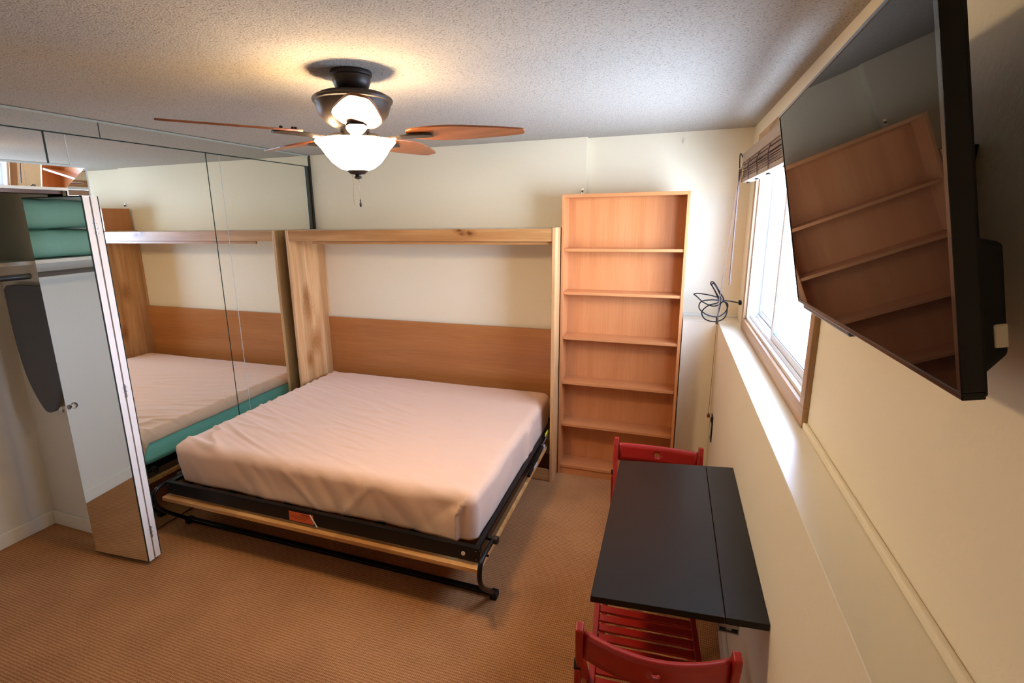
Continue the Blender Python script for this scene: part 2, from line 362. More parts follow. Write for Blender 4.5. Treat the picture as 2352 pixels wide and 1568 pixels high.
for hz in (1.86, 1.02, .19):
    h = MB()
    for q in range(5): h.tube([T @ Vector((L + .004, .040, hz - .035 + q * .0145)), T @ Vector((L + .004, .040, hz - .035 + q * .0145 + .011))], .0045, 10)
    for q in range(3):
        for s_ in (-1, 1): h.box((L - .001, .040 + s_ * .004 - .004, hz - .03 + q * .024), (L + .0012, .040 + s_ * .012 + .002, hz - .027 + q * .024), T)
    h.build('hinge', M_chrome, bf, smooth=True)
k = MB().lathe([(.005, 0), (.005, .014), (.012, .018), (.017, .026), (.0175, .032), (.013, .040), (.006, .043)], T @ Vector((.026, 0, .912)), 24, (0, -1, 0))
kb = k.build('door_knob', M_acryl, bf, smooth=True); kb['label'] = 'clear round acrylic knob'
MB().lathe([(.013, 0), (.013, .003)], T @ Vector((.026, 0, .912)), 24, (0, -1, 0)).build('knob_plate', M_chrome, bf, smooth=True)
# ------------------------------------------------------------------ closet contents
sh = thing('closet_shelf', 'painted closet shelf with hanging rod on the closet back wall', 'shelf', (-4.1, -2.5, 1.6))
B((-4.098, CY0 + .002, 1.665), (-3.74, -1.932, 1.685)).build('shelf_board', M_trimw, sh)
B((-4.098, -1.948, 1.57), (-3.70, -1.932, 1.665)).build('cleat', M_trimw, sh)
MB().tube([(-3.80, CY0 + .01, 1.60), (-3.80, -1.95, 1.60)], .016, 16).build('hanging_rod', M_chrome, sh, smooth=True)
def pillow(name, label, c, sx, sy, sz, seed):
    bm = MB(); n = 26
    bmesh.ops.create_cube(bm.bm, size=2); bmesh.ops.subdivide_edges(bm.bm, edges=bm.bm.edges[:], cuts=n, use_grid_fill=True)
    for v in bm.bm.verts:
        x, y, z = v.co
        px, py = x, y
        ed = max(0, 1 - abs(px) ** 4) ** .5 * max(0, 1 - abs(py) ** 4) ** .5
        zz = z * (.12 + .88 * ed)
        nn = noise.noise(Vector((x * 1.6 + seed, y * 1.6, z))) * .10 + noise.noise(Vector((x * 5 + seed, y * 4, z * 2))) * .05
        v.co = Vector((c[0] + px * sx * (1 - .08 * py * py), c[1] + py * sy * (1 - .06 * px * px), c[2] + (zz * (1 + nn) + nn * .4) * sz))
    return tag(bm.build(name, M_pillow, None, smooth=True), label, 'pillow', 'mint pillows in the closet')
pillow('pillow', 'mint green pillow lying on the closet shelf, lower of two', (-3.915, -2.50, 1.768), .17, .40, .080, 3)
pillow('pillow', 'mint green pillow on top of the other on the closet shelf', (-3.915, -2.46, 1.938), .17, .42, .085, 9)
ib = MB(); outl = []
P = [(-3.99, 1.50), (-3.985, 1.525), (-3.96, 1.545), (-3.92, 1.55), (-3.70, 1.55), (-3.66, 1.545), (-3.635, 1.52), (-3.63, 1.48), (-3.635, 1.30), (-3.66, 1.12), (-3.70, .98), (-3.75, .86), (-3.79, .815), (-3.83, .808), (-3.865, .83), (-3.92, .92), (-3.965, 1.05), (-3.99, 1.25)]
P = [tuple(q)[:2] for q in smoothpts([(x, z, 0) for x, z in P], 5, True)]
ib.hexa([(x, -1.985, z) for x, z in P], [(x, -1.957, z) for x, z in P])
ibo = thing('ironing_board', 'ironing board with dark grey cover hanging on the closet side wall', 'ironing board', (-3.81, -1.95, .8))
ib.build('padded_board', M_board, ibo, bevel=.008)
MB().beam((-3.81, -1.951, .9), (-3.81, -1.951, 1.5), .05, .01, (0, 1, 0)).build('wall_bracket', M_chrome, ibo)
# ------------------------------------------------------------------ murphy bed
bx0, bx1, byf = -3.340, -1.167, -.446
bed = thing('murphy_bed', 'light knotty wood wall bed folded down sideways below its open cabinet', 'bed', (-3.34, -.446, 0))
B((bx0, byf, 0), (bx0 + .026, -.003, 1.808)).build('side_panel', M_alder, bed, bevel=.002)
B((bx1 - .024, byf, 0), (bx1, -.003, 1.812)).build('side_panel', M_alder, bed, bevel=.002)
B((bx0 + .027, byf + .004, 1.722), (bx1 - .025, byf + .024, 1.806)).build('header_board', M_alder_h, bed, bevel=.002)
B((bx0 + .23, byf + .03, 1.700), (bx1 - .03, byf + .048, 1.740)).build('inner_rail', M_alder_h, bed, bevel=.001)
B((bx0 + .027, byf + .05, 1.785), (bx1 - .025, -.003, 1.805)).build('top_panel', plain('pale_top_panel', (222, 212, 196), .5), bed)
B((bx0 + .027, -.028, .500), (bx1 - .025, -.010, 1.040)).build('headboard', M_head, bed)
B((bx0 + .027, byf + .004, .004), (bx1 - .025, byf + .024, .092)).build('base_rail', M_alder_h, bed, bevel=.002)
# steel frame
fx0, fx1, fy0, fy1, fz0, fz1 = -3.232, -1.222, -1.787, -.12, .285, .360
fr_ = MB()
fr_.box((fx0, fy0, fz0), (fx1, fy0 + .004, fz1)); fr_.box((fx0, fy0, fz1 - .004), (fx1, fy0 + .028, fz1))
fr_.build('front_rail', M_black, bed, bevel=.0015)
fr_ = MB()
for x, s_ in ((fx0, 1), (fx1, -1)):
    fr_.box((min(x, x + s_ * .004), fy0 + .03, fz0 + .03), (max(x, x + s_ * .004), fy1, fz1)); fr_.box((min(x, x + s_ * .028), fy0 + .03, fz1 - .004), (max(x, x + s_ * .028), fy1, fz1))
fr_.box((fx0, fy1 - .004, fz0), (fx1, fy1, fz1))
for i in range(9):
    xx = fx0 + .2 + i * .2; fr_.box((xx, fy0 + .03, .318), (xx + .05, fy1 - .005, .326))
fr_.build('bed_frame', M_black, bed, bevel=.001)
B((-3.256, -1.812, .246), (-1.214, -.32, .268)).build('face_panel', M_ply, bed, bevel=.0015)
M_cleat = wood('olive_brown_cleat', (70, 52, 34), (92, 70, 46), (108, 84, 58), 1)
B((fx1 - .022, -1.765, .270), (fx1 - .003, -.47, .330)).build('side_cleat', M_cleat, bed)
B((fx0 + .003, -1.765, .270), (fx0 + .022, -.47, .330)).build('side_cleat', M_cleat, bed)
for s_, x in ((-1, fx0 - .030), (1, fx1 + .027)):
    pts = smoothpts([(x - s_ * .024, -1.655, .335), (x - s_ * .004, -1.665, .333), (x, -1.70, .335), (x, -1.77, .338), (x, -1.83, .328), (x, -1.853, .290), (x, -1.848, .235), (x, -1.80, .165), (x, -1.655, .022)], 6)
    lg = MB().tube(pts, .0115, 12).build('leg', M_black, bed, smooth=True)
    MB().lathe([(.017, 0), (.02, .006), (.02, .03), (.012, .034)], (x - s_ * .006, -1.66, .334), 18, (s_, 0, 0)).build('pivot_knob', M_bronze, lg, smooth=True)
    MB().box((x - .018, -1.678, .0), (x + .018, -1.632, .036)).build('foot', M_matblack, lg, bevel=.004)
    MB().tube([(x - s_ * .010, -1.76, .315), (x + s_ * .012, -1.76, .315)], .006, 10).build('stop_bolt', M_black, lg, smooth=True)
MB().beam((fx0 - .03, -1.650, .021), (fx1 + .027, -1.650, .021), .030, .018).build('floor_bar', M_black, bed, bevel=.002)
# small hardware on the frame
MB().lathe([(.010, 0), (.010, .004)], (-1.302, fy0 - .0005, .322), 20, (0, -1, 0)).build('plug', M_cream, bed, smooth=True)
for xx, zz in ((fx0 + .012, .343), (fx0 + .06, .318), (fx1 - .015, .345), (fx1 - .015, .300)): MB().lathe([(.0025, 0), (.002, .002)], (xx, fy0, zz), 10, (0, -1, 0)).build('screw', M_chrome, bed, smooth=True)
ps = MB().tube([(fx1 + .014, -.95, .305), (fx1 + .014, -.60, .345)], .011, 12).build('gas_piston', M_matblack, bed, smooth=True)
MB().tube([(fx1 + .014, -.60, .345), (fx1 + .014, -.34, .375)], .005, 10).build('piston_rod', M_chrome, ps, smooth=True)
B((fx1 + .003, -.60, .320), (fx1 + .026, -.56, .345)).build('piston_bracket', plain('galvanised', (190, 200, 215), .35, .5), bed)
B((fx1 + .010, -.50, .375), (fx1 + .014, -.42, .395)).build('hazard_label', plain('yellow_sticker', (214, 216, 40), .5), bed)
B((fx1 + .0255, -.86, .305), (fx1 + .0265, -.78, .325)).build('piston_label', plain('pale_sticker', (190, 186, 180), .5), bed)
# caution sticker
st = B((-2.325, fy0 - .0015, .291), (-2.165, fy0 - .0003, .346)).build('caution_sticker', M_orange, bed)
def text_mesh(body, size, loc, rot, mat, parent, name='lettering', align='LEFT'):
    cu = bpy.data.curves.new('t', 'FONT'); cu.body = body; cu.size = size; cu.extrude = .0002; cu.align_x = align; cu.offset = size * .02
    to = bpy.data.objects.new('t', cu); C.objects.link(to)
    bpy.context.view_layer.update()
    me = bpy.data.meshes.new_from_object(to.evaluated_get(bpy.context.evaluated_depsgraph_get()))
    bpy.data.objects.remove(to)
    off = Vector(parent['_o'])
    T_ = Matrix.Translation(Vector(loc) - off) @ Matrix.Rotation(rot[2], 4, 'Z') @ Matrix.Rotation(rot[0], 4, 'X')
    me.transform(T_); o = bpy.data.objects.new(name, me); C.objects.link(o); me.materials.clear(); me.materials.append(mat); o.parent = parent
    return o
text_mesh('CAUTION', .0135, (-2.249, fy0 - .0018, .331), (PI / 2, 0, 0), M_ink, st)
ln = MB()
for i, (x0, x1) in enumerate(((-2.317, -2.19), (-2.31, -2.20), (-2.29, -2.215))):
    x = x0
    while x < x1:
        ww = random.uniform(.003, .009); ln.box((x, fy0 - .0018, .3225 - i * .008), (min(x + ww, x1), fy0 - .0014, .3245 - i * .008)); x += ww + .0018
ln.build('small_print', M_ink, st)
tp = MB().beam((-2.185, fy0 - .003, .349), (-2.136, fy0 - .012, .290), .007, .002, (0, 1, 0)).build('zip_tie_tail', M_cream, bed)
# ------------------------------------------------------------------ mattress, sheet, blanket
mx0, mx1, my0, my1, mz = -3.228, -1.275, -1.695, -.13, .563
def shell(x0, x1, y0, y1, z, r, drop, name, mat, disp, step=.016, th=.004):
    # cloth grid over a box top: drop = (left, right, front, back) overhang measured along the cloth
    cx0, cx1, cy0, cy1 = x0 + r, x1 - r, y0 + r, y1 - r
    dl, dr, df, db = drop
    nx = int((cx1 - cx0 + dl + dr) / step); ny = int((cy1 - cy0 + df + db) / step)
    m = MB(); G = []
    for i in range(nx + 1):
        row = []
        sx = cx0 - dl + (cx1 - cx0 + dl + dr) * i / nx
        for j in range(ny + 1):
            sy = cy0 - df + (cy1 - cy0 + df + db) * j / ny
            bx = min(max(sx, cx0), cx1); by = min(max(sy, cy0), cy1)
            ex, ey = sx - bx, sy - by
            nxx = abs(ex) / (dl if ex < 0 else dr); nyy = abs(ey) / (df if ey < 0 else db)
            if ex or ey:
                dirv = Vector((ex / (dl if ex < 0 else dr), ey / (df if ey < 0 else db)))
                kk = max(nxx, nyy); wv = abs(dirv.x) / (abs(dirv.x) + abs(dirv.y)); dx = dl if ex < 0 else dr; dy = df if ey < 0 else db
                d = kk * (dx * wv + dy * (1 - wv)); dirv.normalize()
                a = min(d / r, PI / 2); hz = r * math.sin(a); dz = r * (1 - math.cos(a)) + max(0, d - r * PI / 2)
                nrm = Vector((dirv.x * math.sin(a), dirv.y * math.sin(a), math.cos(a)))
                p_ = Vector((bx + dirv.x * hz, by + dirv.y * hz, z - dz))
            else:
                nrm = Vector((0, 0, 1)); p_ = Vector((sx, sy, z))
            row.append(m.bm.verts.new(p_ + nrm * disp(sx, sy, p_, nrm)))
        G.append(row)
    for i in range(nx):
        for j in range(ny): m.bm.faces.new([G[i][j], G[i + 1][j], G[i + 1][j + 1], G[i][j + 1]])
    o = m.build(name, mat, None, smooth=False)
    for f in o.data.polygons: f.use_smooth = True
    s_ = o.modifiers.new('thick', 'SOLIDIFY'); s_.thickness = th; s_.offset = -1
    return o
mt = B((mx0 + .012, my0 + .012, .330), (mx1 - .012, my1 - .012, mz - .012)).build('mattress', plain('white_ticking', (225, 222, 214), .8), None, bevel=.03)
tag(mt, 'thick mattress resting in the black frame of the wall bed', 'mattress')
def disp_sheet(sx, sy, p, n):
    return noise.noise(Vector((sx * 6, sy * 6, p.z * 12))) * .004 * (1 if n.z < .8 else .3)
so = shell(mx0, mx1, my0, my1, mz, .045, (.225, .205, .205, .205), 'fitted_sheet', M_mint, disp_sheet, .03, .002)
tag(so, 'mint green fitted sheet stretched over the mattress, showing below the blanket', 'sheet')
def fold(v, w): return math.exp(-(v / w) ** 2)
def disp_blanket(sx, sy, p, n):
    top = max(0, n.z)
    d = noise.noise(Vector((sx * 1.3, sy * 1.7, 0))) * .004
    # fine stretch folds fanning out from the near-left part of the bed
    u = sx * .30 + sy * 1.0
    w_ = max(0, 1 - abs(noise.noise(Vector((sx * 1.3, u * 9 + noise.noise(Vector((sx * 1.2, sy * 1.2, 0))) * .6, 3.1)))) * 4.5) ** 2 * max(0, noise.noise(Vector((sx * 1.6, sy * 2.2, 4))) + .3); w2 = noise.noise(Vector((sx * 3.2, (sy * .95 + sx * .35) * 34, 7.7)))
    left = 1 / (1 + math.exp((sx + 2.35) * 4.0))
    d += top * (w_ * .023 * (.12 + 1.0 * left) + w2 * .0042 * (.25 + left))
    # folds in the mid right
    d += top * .008 * (abs(noise.noise(Vector((sx * 2.5, (sy + .18 * sx) * 14, 9)))) * fold(sy + 1.15, .35) * (1 - left))
    side = 1 - top
    if n.y < -.3:      # long front side
        cq = 1 / (1 + math.exp((sx + 1.36) * 60))
        d += side * (noise.noise(Vector((sx * 3.5, p.z * 5, 1.0))) * .012 * cq + abs(noise.noise(Vector(((sx + p.z * .6) * 7, p.z * 2.5, 5)))) * .008 * cq)
        d += side * .005 * fold((sx + 2.32) + (p.z - .45) * 1.1, .03) + side * .005 * fold((sx + 1.93) - (p.z - .45) * .9, .03)
        # tucked corner flap near the right end
        tz = min(1, max(0, (mz - p.z) / .23))
        edge = -1.300 - .055 * min(1, tz * 2.5) ** .8
        startx = -1.335 - .27 * tz
        if startx < sx < edge:
            d += .030 * ((sx - startx) / (edge - startx)) ** 1.6 * min(1, tz * 3)
    if n.x > .3:
        d += side * (0 if n.y < -.3 else 1) * (noise.noise(Vector((sy * 4, p.z * 6, 2))) * .010 + .016 * fold((sy + .80) - (p.z - .4) * .3, .035) + .012 * fold((sy + .70), .025))
    if n.x < -.3:
        d += side * .006 * noise.noise(Vector((sy * 9, p.z * 9, 2)))
    return d + .006
bl = shell(mx0 - .007, mx1 + .007, my0 - .007, my1 + .007, mz + .005, .050, (.095, .262, .262, .12), 'blanket', M_blanket, disp_blanket, .0105, .003)
tag(bl, 'beige fleece blanket spread smooth over the mattress of the wall bed', 'blanket')
# ------------------------------------------------------------------ bookshelf
kx0, kx1, ky0 = -1.160, -.362, -.2976
bs = thing('bookshelf', 'tall empty beech bookshelf between the wall bed and the window corner', 'bookshelf', (kx0, ky0, 0))
KT = 2.024
B((kx0, ky0, 0), (kx0 + .018, -.030, KT)).build('side_panel', M_beech, bs, bevel=.001)
B((kx1 - .018, ky0, 0), (kx1, -.125, KT)).build('side_panel', M_beech, bs, bevel=.001)
B((kx0 + .018, ky0, KT - .022), (kx1 - .018, -.125, KT)).build('top_panel', M_beech_h, bs, bevel=.001)
B((kx0 + .018, -.135, .05), (kx1 - .018, -.126, KT - .022)).build('back_panel', M_beech, bs)
for z in (1.668, 1.373, 1.054, .724, .402):
    B((kx0 + .019, ky0 + .006, z - .019), (kx1 - .019, -.136, z)).build('shelf', M_beech_h, bs, bevel=.001)
B((kx0 + .018, ky0 + .001, .058), (kx1 - .018, -.136, .078)).build('bottom_shelf', M_beech_h, bs, bevel=.001)
B((kx0 + .018, ky0 + .010, 0), (kx1 - .018, ky0 + .026, .057)).build('plinth', M_beech_h, bs)
# ------------------------------------------------------------------ window
win = thing('window_1', None, None, (0, -1.1, 1.7), kind='structure')
t = MB(); TT = -.018
t.box((TT, -1.925, LZ + .001), (0, -.300, WZ0)); t.build('sill_trim', M_trimwood, win, bevel=.002)
B((TT, -1.925, WZ1), (0, -.300, 2.325)).build('head_trim', wood('tan_head_trim', (150, 108, 62), (190, 146, 94), (208, 168, 116), 1, 2.0, .5, 1.2, strips=(1, .22)), win, bevel=.002)
B((TT, -.365, WZ0), (0, -.300, WZ1)).build('side_trim', M_trimwood_v, win, bevel=.002)
B((TT, -1.925, WZ0), (0, -1.875, WZ1)).build('side_trim', M_trimwood_v, win, bevel=.002)
t = MB()   # vinyl frame lining the opening
t.box((.0, WY0, WZ0), (.125, WY0 + .016, WZ1)); t.box((.0, WY1 - .016, WZ0), (.125, WY1, WZ1)); t.box((.0, WY0, WZ0), (.125, WY1, WZ0 + .014)); t.box((.0, WY0, WZ1 - .03), (.125, WY1, WZ1))
t.box((.018, WY0, WZ0 + .014), (.024, WY1, WZ0 + .030)); t.box((.056, WY0, WZ0 + .014), (.062, WY1, WZ0 + .034)); t.box((.098, WY0, WZ0 + .014), (.125, WY1, WZ0 + .03))
t.build('window_frame', M_vinyl, win, bevel=.002)
def sash(x0, x1, y0, y1, name):
    m = MB(); s_ = .042; z0, z1 = WZ0 + .018, WZ1 - .032
    m.box((x0, y0, z0), (x1, y0 + s_, z1)); m.box((x0, y1 - s_, z0), (x1, y1, z1)); m.box((x0, y0 + s_, z0), (x1, y1 - s_, z0 + s_)); m.box((x0, y0 + s_, z1 - s_), (x1, y1 - s_, z1))
    o = m.build('sash', M_vinyl, win, bevel=.003)
    xm = (x0 + x1) / 2; e = MB()
    for a, b in (((y0 + s_, z0 + s_), (y0 + s_ + .003, z1 - s_)), ((y1 - s_ - .003, z0 + s_), (y1 - s_, z1 - s_)), ((y0 + s_, z0 + s_), (y1 - s_, z0 + s_ + .003)), ((y0 + s_, z1 - s_ - .003), (y1 - s_, z1 - s_))):
        e.box((x0 + .004, a[0], a[1]), (x1 - .004, b[0], b[1]))
    e.build('gasket', plain('grey_gasket', (120, 128, 132), .6), o)
    B((xm - .002, y0 + s_, z0 + s_), (xm + .002, y1 - s_, z1 - s_)).build('glass_pane', M_glass, o)
sash(.066, .094, -1.06, -.385, 's'); sash(.026, .054, -1.857, -1.01, 's')
# ground outside
# ------------------------------------------------------------------ woven wood blind, pulled up
M_bcord = plain('brown_cord', (82, 58, 60), .8)
bd = thing('window_blind', 'dark brown woven wood blind pulled up to the top of the window', 'blind', (-.06, -1.1, 2.1))
BY0, BY1 = -1.93, -.315
B((-.094, BY0, 2.168), (-.084, BY1, 2.218)).build('valance', M_valance, bd, bevel=.002)
B((-.080, BY0 + .01, 2.185), (-.022, BY1 - .01, 2.222)).build('head_rail', plain('dark_rail', (52, 34, 26), .5), bd)
s_ = MB()
for i in range(13):
    z = 2.083 + i * .0072; dx = random.uniform(-.004, .004)
    s_.box((-.088 + dx, BY0 + .005, z), (-.040 + dx, BY1 - .005, z + .0045))
sl = s_.build('slat_stack', M_blind, bd)
B((-.090, BY0, 2.058), (-.036, BY1, 2.081)).build('bottom_rail', M_valance, bd, bevel=.002)
for yy in (-.345, -.62, -.93, -1.24, -1.56, -1.86):
    s_ = MB()
    for q in range(5):
        s_.tube(smoothpts([(-.092, yy + random.uniform(-.012, .012), 2.165), (-.098, yy + random.uniform(-.012, .012), 2.13), (-.094, yy + random.uniform(-.012, .012), 2.10), (-.092, yy, 2.062)], 3), .0012, 5)
    s_.build('ladder_cord', M_bcord, bd)
for yy in (-.40, -.72, -1.06, -1.45): MB().lathe([(.010, 0), (.012, .003), (.005, .007)], (-.062, yy, 2.051), 14).build('cord_button', M_bronze, bd, smooth=True)
wd = MB().tube([(-.104, -.322, 2.135), (-.104, -.322, 1.455)], .0055, 10).build('tilt_wand', plain('brown_wand', (96, 74, 62), .5), bd, smooth=True)
MB().tube(smoothpts([(-.094, -.318, 2.20), (-.104, -.314, 2.222), (-.110, -.318, 2.21), (-.106, -.322, 2.14)], 5), .003, 8).build('wand_hook', M_bronze, bd, smooth=True)
cd_ = MB()
for off_, x1 in ((0, -.150), (.008, -.154)):
    cd_.tube([(-.106 + off_, -.33, 2.12), (x1, -.30, 1.36), (-.155, -.30, 1.21)], .0012, 6)
cd_.tube([(-.155, -.30, 1.21), (-.158, -.30, .60)], .0013, 6)
cdo = cd_.build('lift_cord', plain('grey_brown_cord', (118, 92, 84), .8), bd)
MB().lathe([(.002, -.002), (.007, 0), (.010, .008), (.009, .016), (.006, .021), (.0065, .026), (.002, .030)], (-.158, -.30, .572), 16).build('cord_tassel', M_redwood, cdo, smooth=True)
# ------------------------------------------------------------------ coiled cable
cb = thing('coiled_cable', 'black cable tied in a loose coil hanging in the window corner', 'cable', (-.15, -.28, 1.35))
def cpt(px, pz, dy=0): return (px, -.27 + dy, pz)
K = [(-.035, 1.337), (-.09, 1.345), (-.145, 1.350), (-.20, 1.352), (-.255, 1.335), (-.262, 1.29), (-.215, 1.255), (-.15, 1.245), (-.105, 1.28), (-.10, 1.33), (-.14, 1.352), (-.185, 1.42), (-.207, 1.455), (-.190, 1.462), (-.15, 1.40), (-.125, 1.35), (-.17, 1.31), (-.235, 1.33), (-.285, 1.372), (-.30, 1.382), (-.27, 1.388), (-.19, 1.378), (-.135, 1.355), (-.10, 1.31), (-.11, 1.24), (-.165, 1.213), (-.225, 1.225), (-.245, 1.27), (-.21, 1.315), (-.155, 1.34), (-.175, 1.40), (-.20, 1.445), (-.187, 1.452), (-.15, 1.39), (-.14, 1.33), (-.15, 1.26), (-.152, 1.235)]
cable = MB().tube(smoothpts([cpt(x, z, .012 * math.sin(i * 1.7)) for i, (x, z) in enumerate(K)], 7), .0038, 8).build('cable', M_matblack, cb, smooth=True)
MB().lathe([(.008, 0), (.016, .002), (.016, .014), (.012, .018)], (-.038, -.26, 1.337), 18, (1, 0, .1)).build('end_plug', M_matblack, cb, smooth=True)
B((-.160, -.278, 1.195), (-.146, -.262, 1.238)).build('connector', M_matblack, cb, bevel=.003)
ti = MB()
for q in range(4): ti.tube([Vector((-.140 + .006 * math.cos(a), -.27 + .02 * math.sin(a), 1.345 + q * .004 + .004 * math.cos(a))) for a in [2 * PI * i / 12 for i in range(12)]], .002, 6, True)
ti.build('tie', plain('grey_twine', (110, 96, 92), .8), cb)
# outlet plate
op = thing('outlet_plate', 'bronze outlet cover plate on the low wall near the corner', 'outlet', (-.13, -.30, .5))
B((-.137, -.345, .415), (-.1305, -.265, .590)).build('plate', M_bronze, op, bevel=.002)
for z in (.455, .50): B((-.142, -.325, z), (-.137, -.290, z + .032)).build('receptacle', M_cream, op, bevel=.002)
B((-.143, -.318, .545), (-.137, -.297, .575)).build('switch_toggle', M_matblack, op, bevel=.002)
# latch on the wall above the bookshelf and hook by the ceiling
lt = thing('wall_latch', 'small metal latch bracket on the wall just above the bookshelf', 'bracket', (-1.075, -.01, 2.05))
B((-1.083, -.004, 2.040), (-1.067, -.0005, 2.075)).build('plate', M_chrome, lt); B((-1.080, -.014, 2.046), (-1.071, -.004, 2.060)).build('tongue', M_bronze, lt)
hk = thing('wall_hook', 'tiny clear hook stuck high on the back wall near the ceiling', 'hook', (-.42, .05, 2.36))
B((-.426, .053, 2.345), (-.414, .0565, 2.378)).build('backplate', M_cream, hk, bevel=.001)
MB().tube(smoothpts([(-.42, .053, 2.355), (-.42, .044, 2.348), (-.42, .040, 2.356)], 4), .002, 8).build('hook', M_cream, hk, smooth=True)
# ------------------------------------------------------------------ ceiling fan
fx, fy = -1.626, -1.963
fan = thing('ceiling_fan', 'bronze ceiling fan with five walnut blades and lit frosted bowl', 'ceiling fan', (fx, fy, H))
MB().lathe([(.076, H - .001), (.078, H - .008), (.076, H - .016), (.071, H - .020), (.070, H - .035), (.062, H - .055), (.045, H - .068), (.042, H - .080)], (fx, fy, 0), 48).build('canopy', M_bronze, fan, smooth=True)
MB().lathe([(.040, 2.345), (.085, 2.343), (.125, 2.336), (.146, 2.325), (.150, 2.318), (.148, 2.311), (.142, 2.308), (.139, 2.295), (.128, 2.265), (.105, 2.238), (.080, 2.224), (.060, 2.220)], (fx, fy, 0), 56).build('motor_housing', M_bronze, fan, smooth=True)
MB().lathe([(.055, 2.222), (.055, 2.168)], (fx, fy, 0), 40).build('switch_housing', M_bronze, fan, smooth=True)
MB().lathe([(.050, 2.176), (.112, 2.172), (.118, 2.168), (.112, 2.165), (.050, 2.165)], (fx, fy, 0), 48).build('glow_block_disc', M_bronze, fan, smooth=True)  # hidden disc added in the bowl to cut its glow on the ceiling
bw = MB().lathe([(.152, 2.170), (.147, 2.163), (.130, 2.145), (.112, 2.118), (.092, 2.093), (.065, 2.073), (.036, 2.063), (.012, 2.061), (.012, 2.064), (.036, 2.067), (.063, 2.077), (.088, 2.097), (.107, 2.121), (.126, 2.148), (.142, 2.166), (.150, 2.172)], (fx, fy, 0), 56, cap=False)
bo = bw.build('glass_bowl', M_bowl, fan, smooth=True); bo['label'] = 'glowing frosted glass bowl'
MB().lathe([(.040, 2.064), (.037, 2.060), (.028, 2.052), (.010, 2.049), (.010, 2.044), (.015, 2.040), (.013, 2.035), (.004, 2.032)], (fx, fy, 0), 32).build('finial', M_bronze, fan, smooth=True)
BW = [(.200, .030), (.205, .040), (.225, .052), (.26, .063), (.31, .074), (.36, .078), (.42, .074), (.48, .063), (.54, .052), (.59, .041), (.63, .030), (.644, .024), (.650, .014)]
for i in range(5):
    a = math.radians(-55 + 72 * i); Rz_ = Matrix.Translation((fx, fy, 2.196)) @ Matrix.Rotation(a, 4, 'Z') @ Matrix.Rotation(math.radians(-9.5), 4, 'X')
    P = [(x_, -w_) for x_, w_ in BW] + [(x_, w_) for x_, w_ in BW[::-1]]
    m = MB(); m.hexa([Rz_ @ Vector((x, y, -.0035)) for x, y in P], [Rz_ @ Vector((x, y, .0035)) for x, y in P])
    bld = m.build('blade', M_blade, fan, bevel=.0015)
    R0 = Matrix.Translation((fx, fy, 2.196)) @ Matrix.Rotation(a, 4, 'Z')
    m = MB()
    prof = [(.055, .0, .020), (.085, -.004, .020), (.11, -.016, .018), (.14, -.016, .020), (.18, -.012, .030), (.215, -.009, .036), (.27, -.008, .034), (.30, -.008, .020)]
    for (x0, z0, w0), (x1, z1, w1) in zip(prof, prof[1:]):
        m.hexa([R0 @ Vector(q) for q in ((x0, -w0, z0 - .004 + 0), (x0, w0, z0 - .004), (x0, w0, z0 + .003), (x0, -w0, z0 + .003))], [R0 @ Vector(q) for q in ((x1, -w1, z1 - .004), (x1, w1, z1 - .004), (x1, w1, z1 + .003), (x1, -w1, z1 + .003))])
    ar = m.build('blade_arm', M_bronze, fan, bevel=.001)
    for xx, yy in ((.225, -.02), (.225, .02), (.27, 0)): MB().lathe([(.006, 0), (.006, .006), (.003, .008)], Rz_ @ Vector((xx, yy, .0035)), 10).build('blade_screw', M_bronze, ar, smooth=True)
for (cx, cy, z0, z1) in ((fx - .018, fy - .012, 2.045, 1.935), (fx + .006, fy - .004, 2.033, 1.955)):
    z = z0; ch = MB()
    while z > z1: ch.lathe([(.0006, -.0016), (.0017, 0), (.0006, .0016)], (cx, cy, z), 6); z -= .0042
    ch.build('pull_chain', M_bronze, fan)
MB().lathe([(.001, 0), (.004, .004), (.005, .012), (.002, .020), (.003, .026), (.001, .030)], (fx + .006, fy - .004, 1.926), 12).build('chain_fob', M_bronze, fan, smooth=True)
for i in range(3):
    a = math.radians(20 + 120 * i)
    li = bpy.data.lights.new('fan_bulb', 'POINT'); li.energy = 2.4; li.color = (1, .76, .52); li.shadow_soft_size = .03
    lo = bpy.data.objects.new('fan_bulb', li); C.objects.link(lo); lo.location = (.078 * math.cos(a), .078 * math.sin(a), 2.130 - H); lo.parent = fan
# ------------------------------------------------------------------ television
TVo = Vector((-.0953, -2.0528, 1.6253)); wv = Vector((-.0076, -.9997, .0216)).normalized()
hv = Vector((-.187, .0238, .982)); hv = (hv - wv * hv.dot(wv)).normalized(); nv = wv.cross(hv); nv = nv if nv.x < 0 else -nv
TM = Matrix((wv, hv, nv)).transposed().to_4x4(); TM.translation = TVo
TW, TH = .925, .526
tv = thing('television', 'black flat-screen television mounted tilted on the right wall', 'television', tuple(TVo))
MB().box((.006, .010, -.004), (TW - .006, TH - .006, .0005), TM).build('screen', M_screen, tv)
m = MB(); m.box((0, 0, -.022), (TW, .010, .002), TM); m.box((0, TH - .007, -.022), (TW, TH, .002), TM); m.box((0, .010, -.022), (.007, TH - .007, .002), TM); m.box((TW - .012, .010, -.022), (TW, TH - .007, .002), TM)
m.build('bezel', plain('gloss_black_bezel', (4, 4, 5), .2, coat=.1, spec=.25), tv, bevel=.0015)
m = MB(); m.box((0.002, .002, -.026), (TW - .002, TH - .002, -.006), TM); m.build('back_shell', M_matblack, tv, bevel=.004)
m = MB(); m.hexa([TM @ Vector(q) for q in ((.06, .012, -.026), (TW - .03, .012, -.026), (TW - .03, .20, -.026), (.06, .20, -.026))], [TM @ Vector(q) for q in ((.10, .045, -.062), (TW - .035, .045, -.062), (TW - .035, .185, -.062), (.10, .185, -.062))])
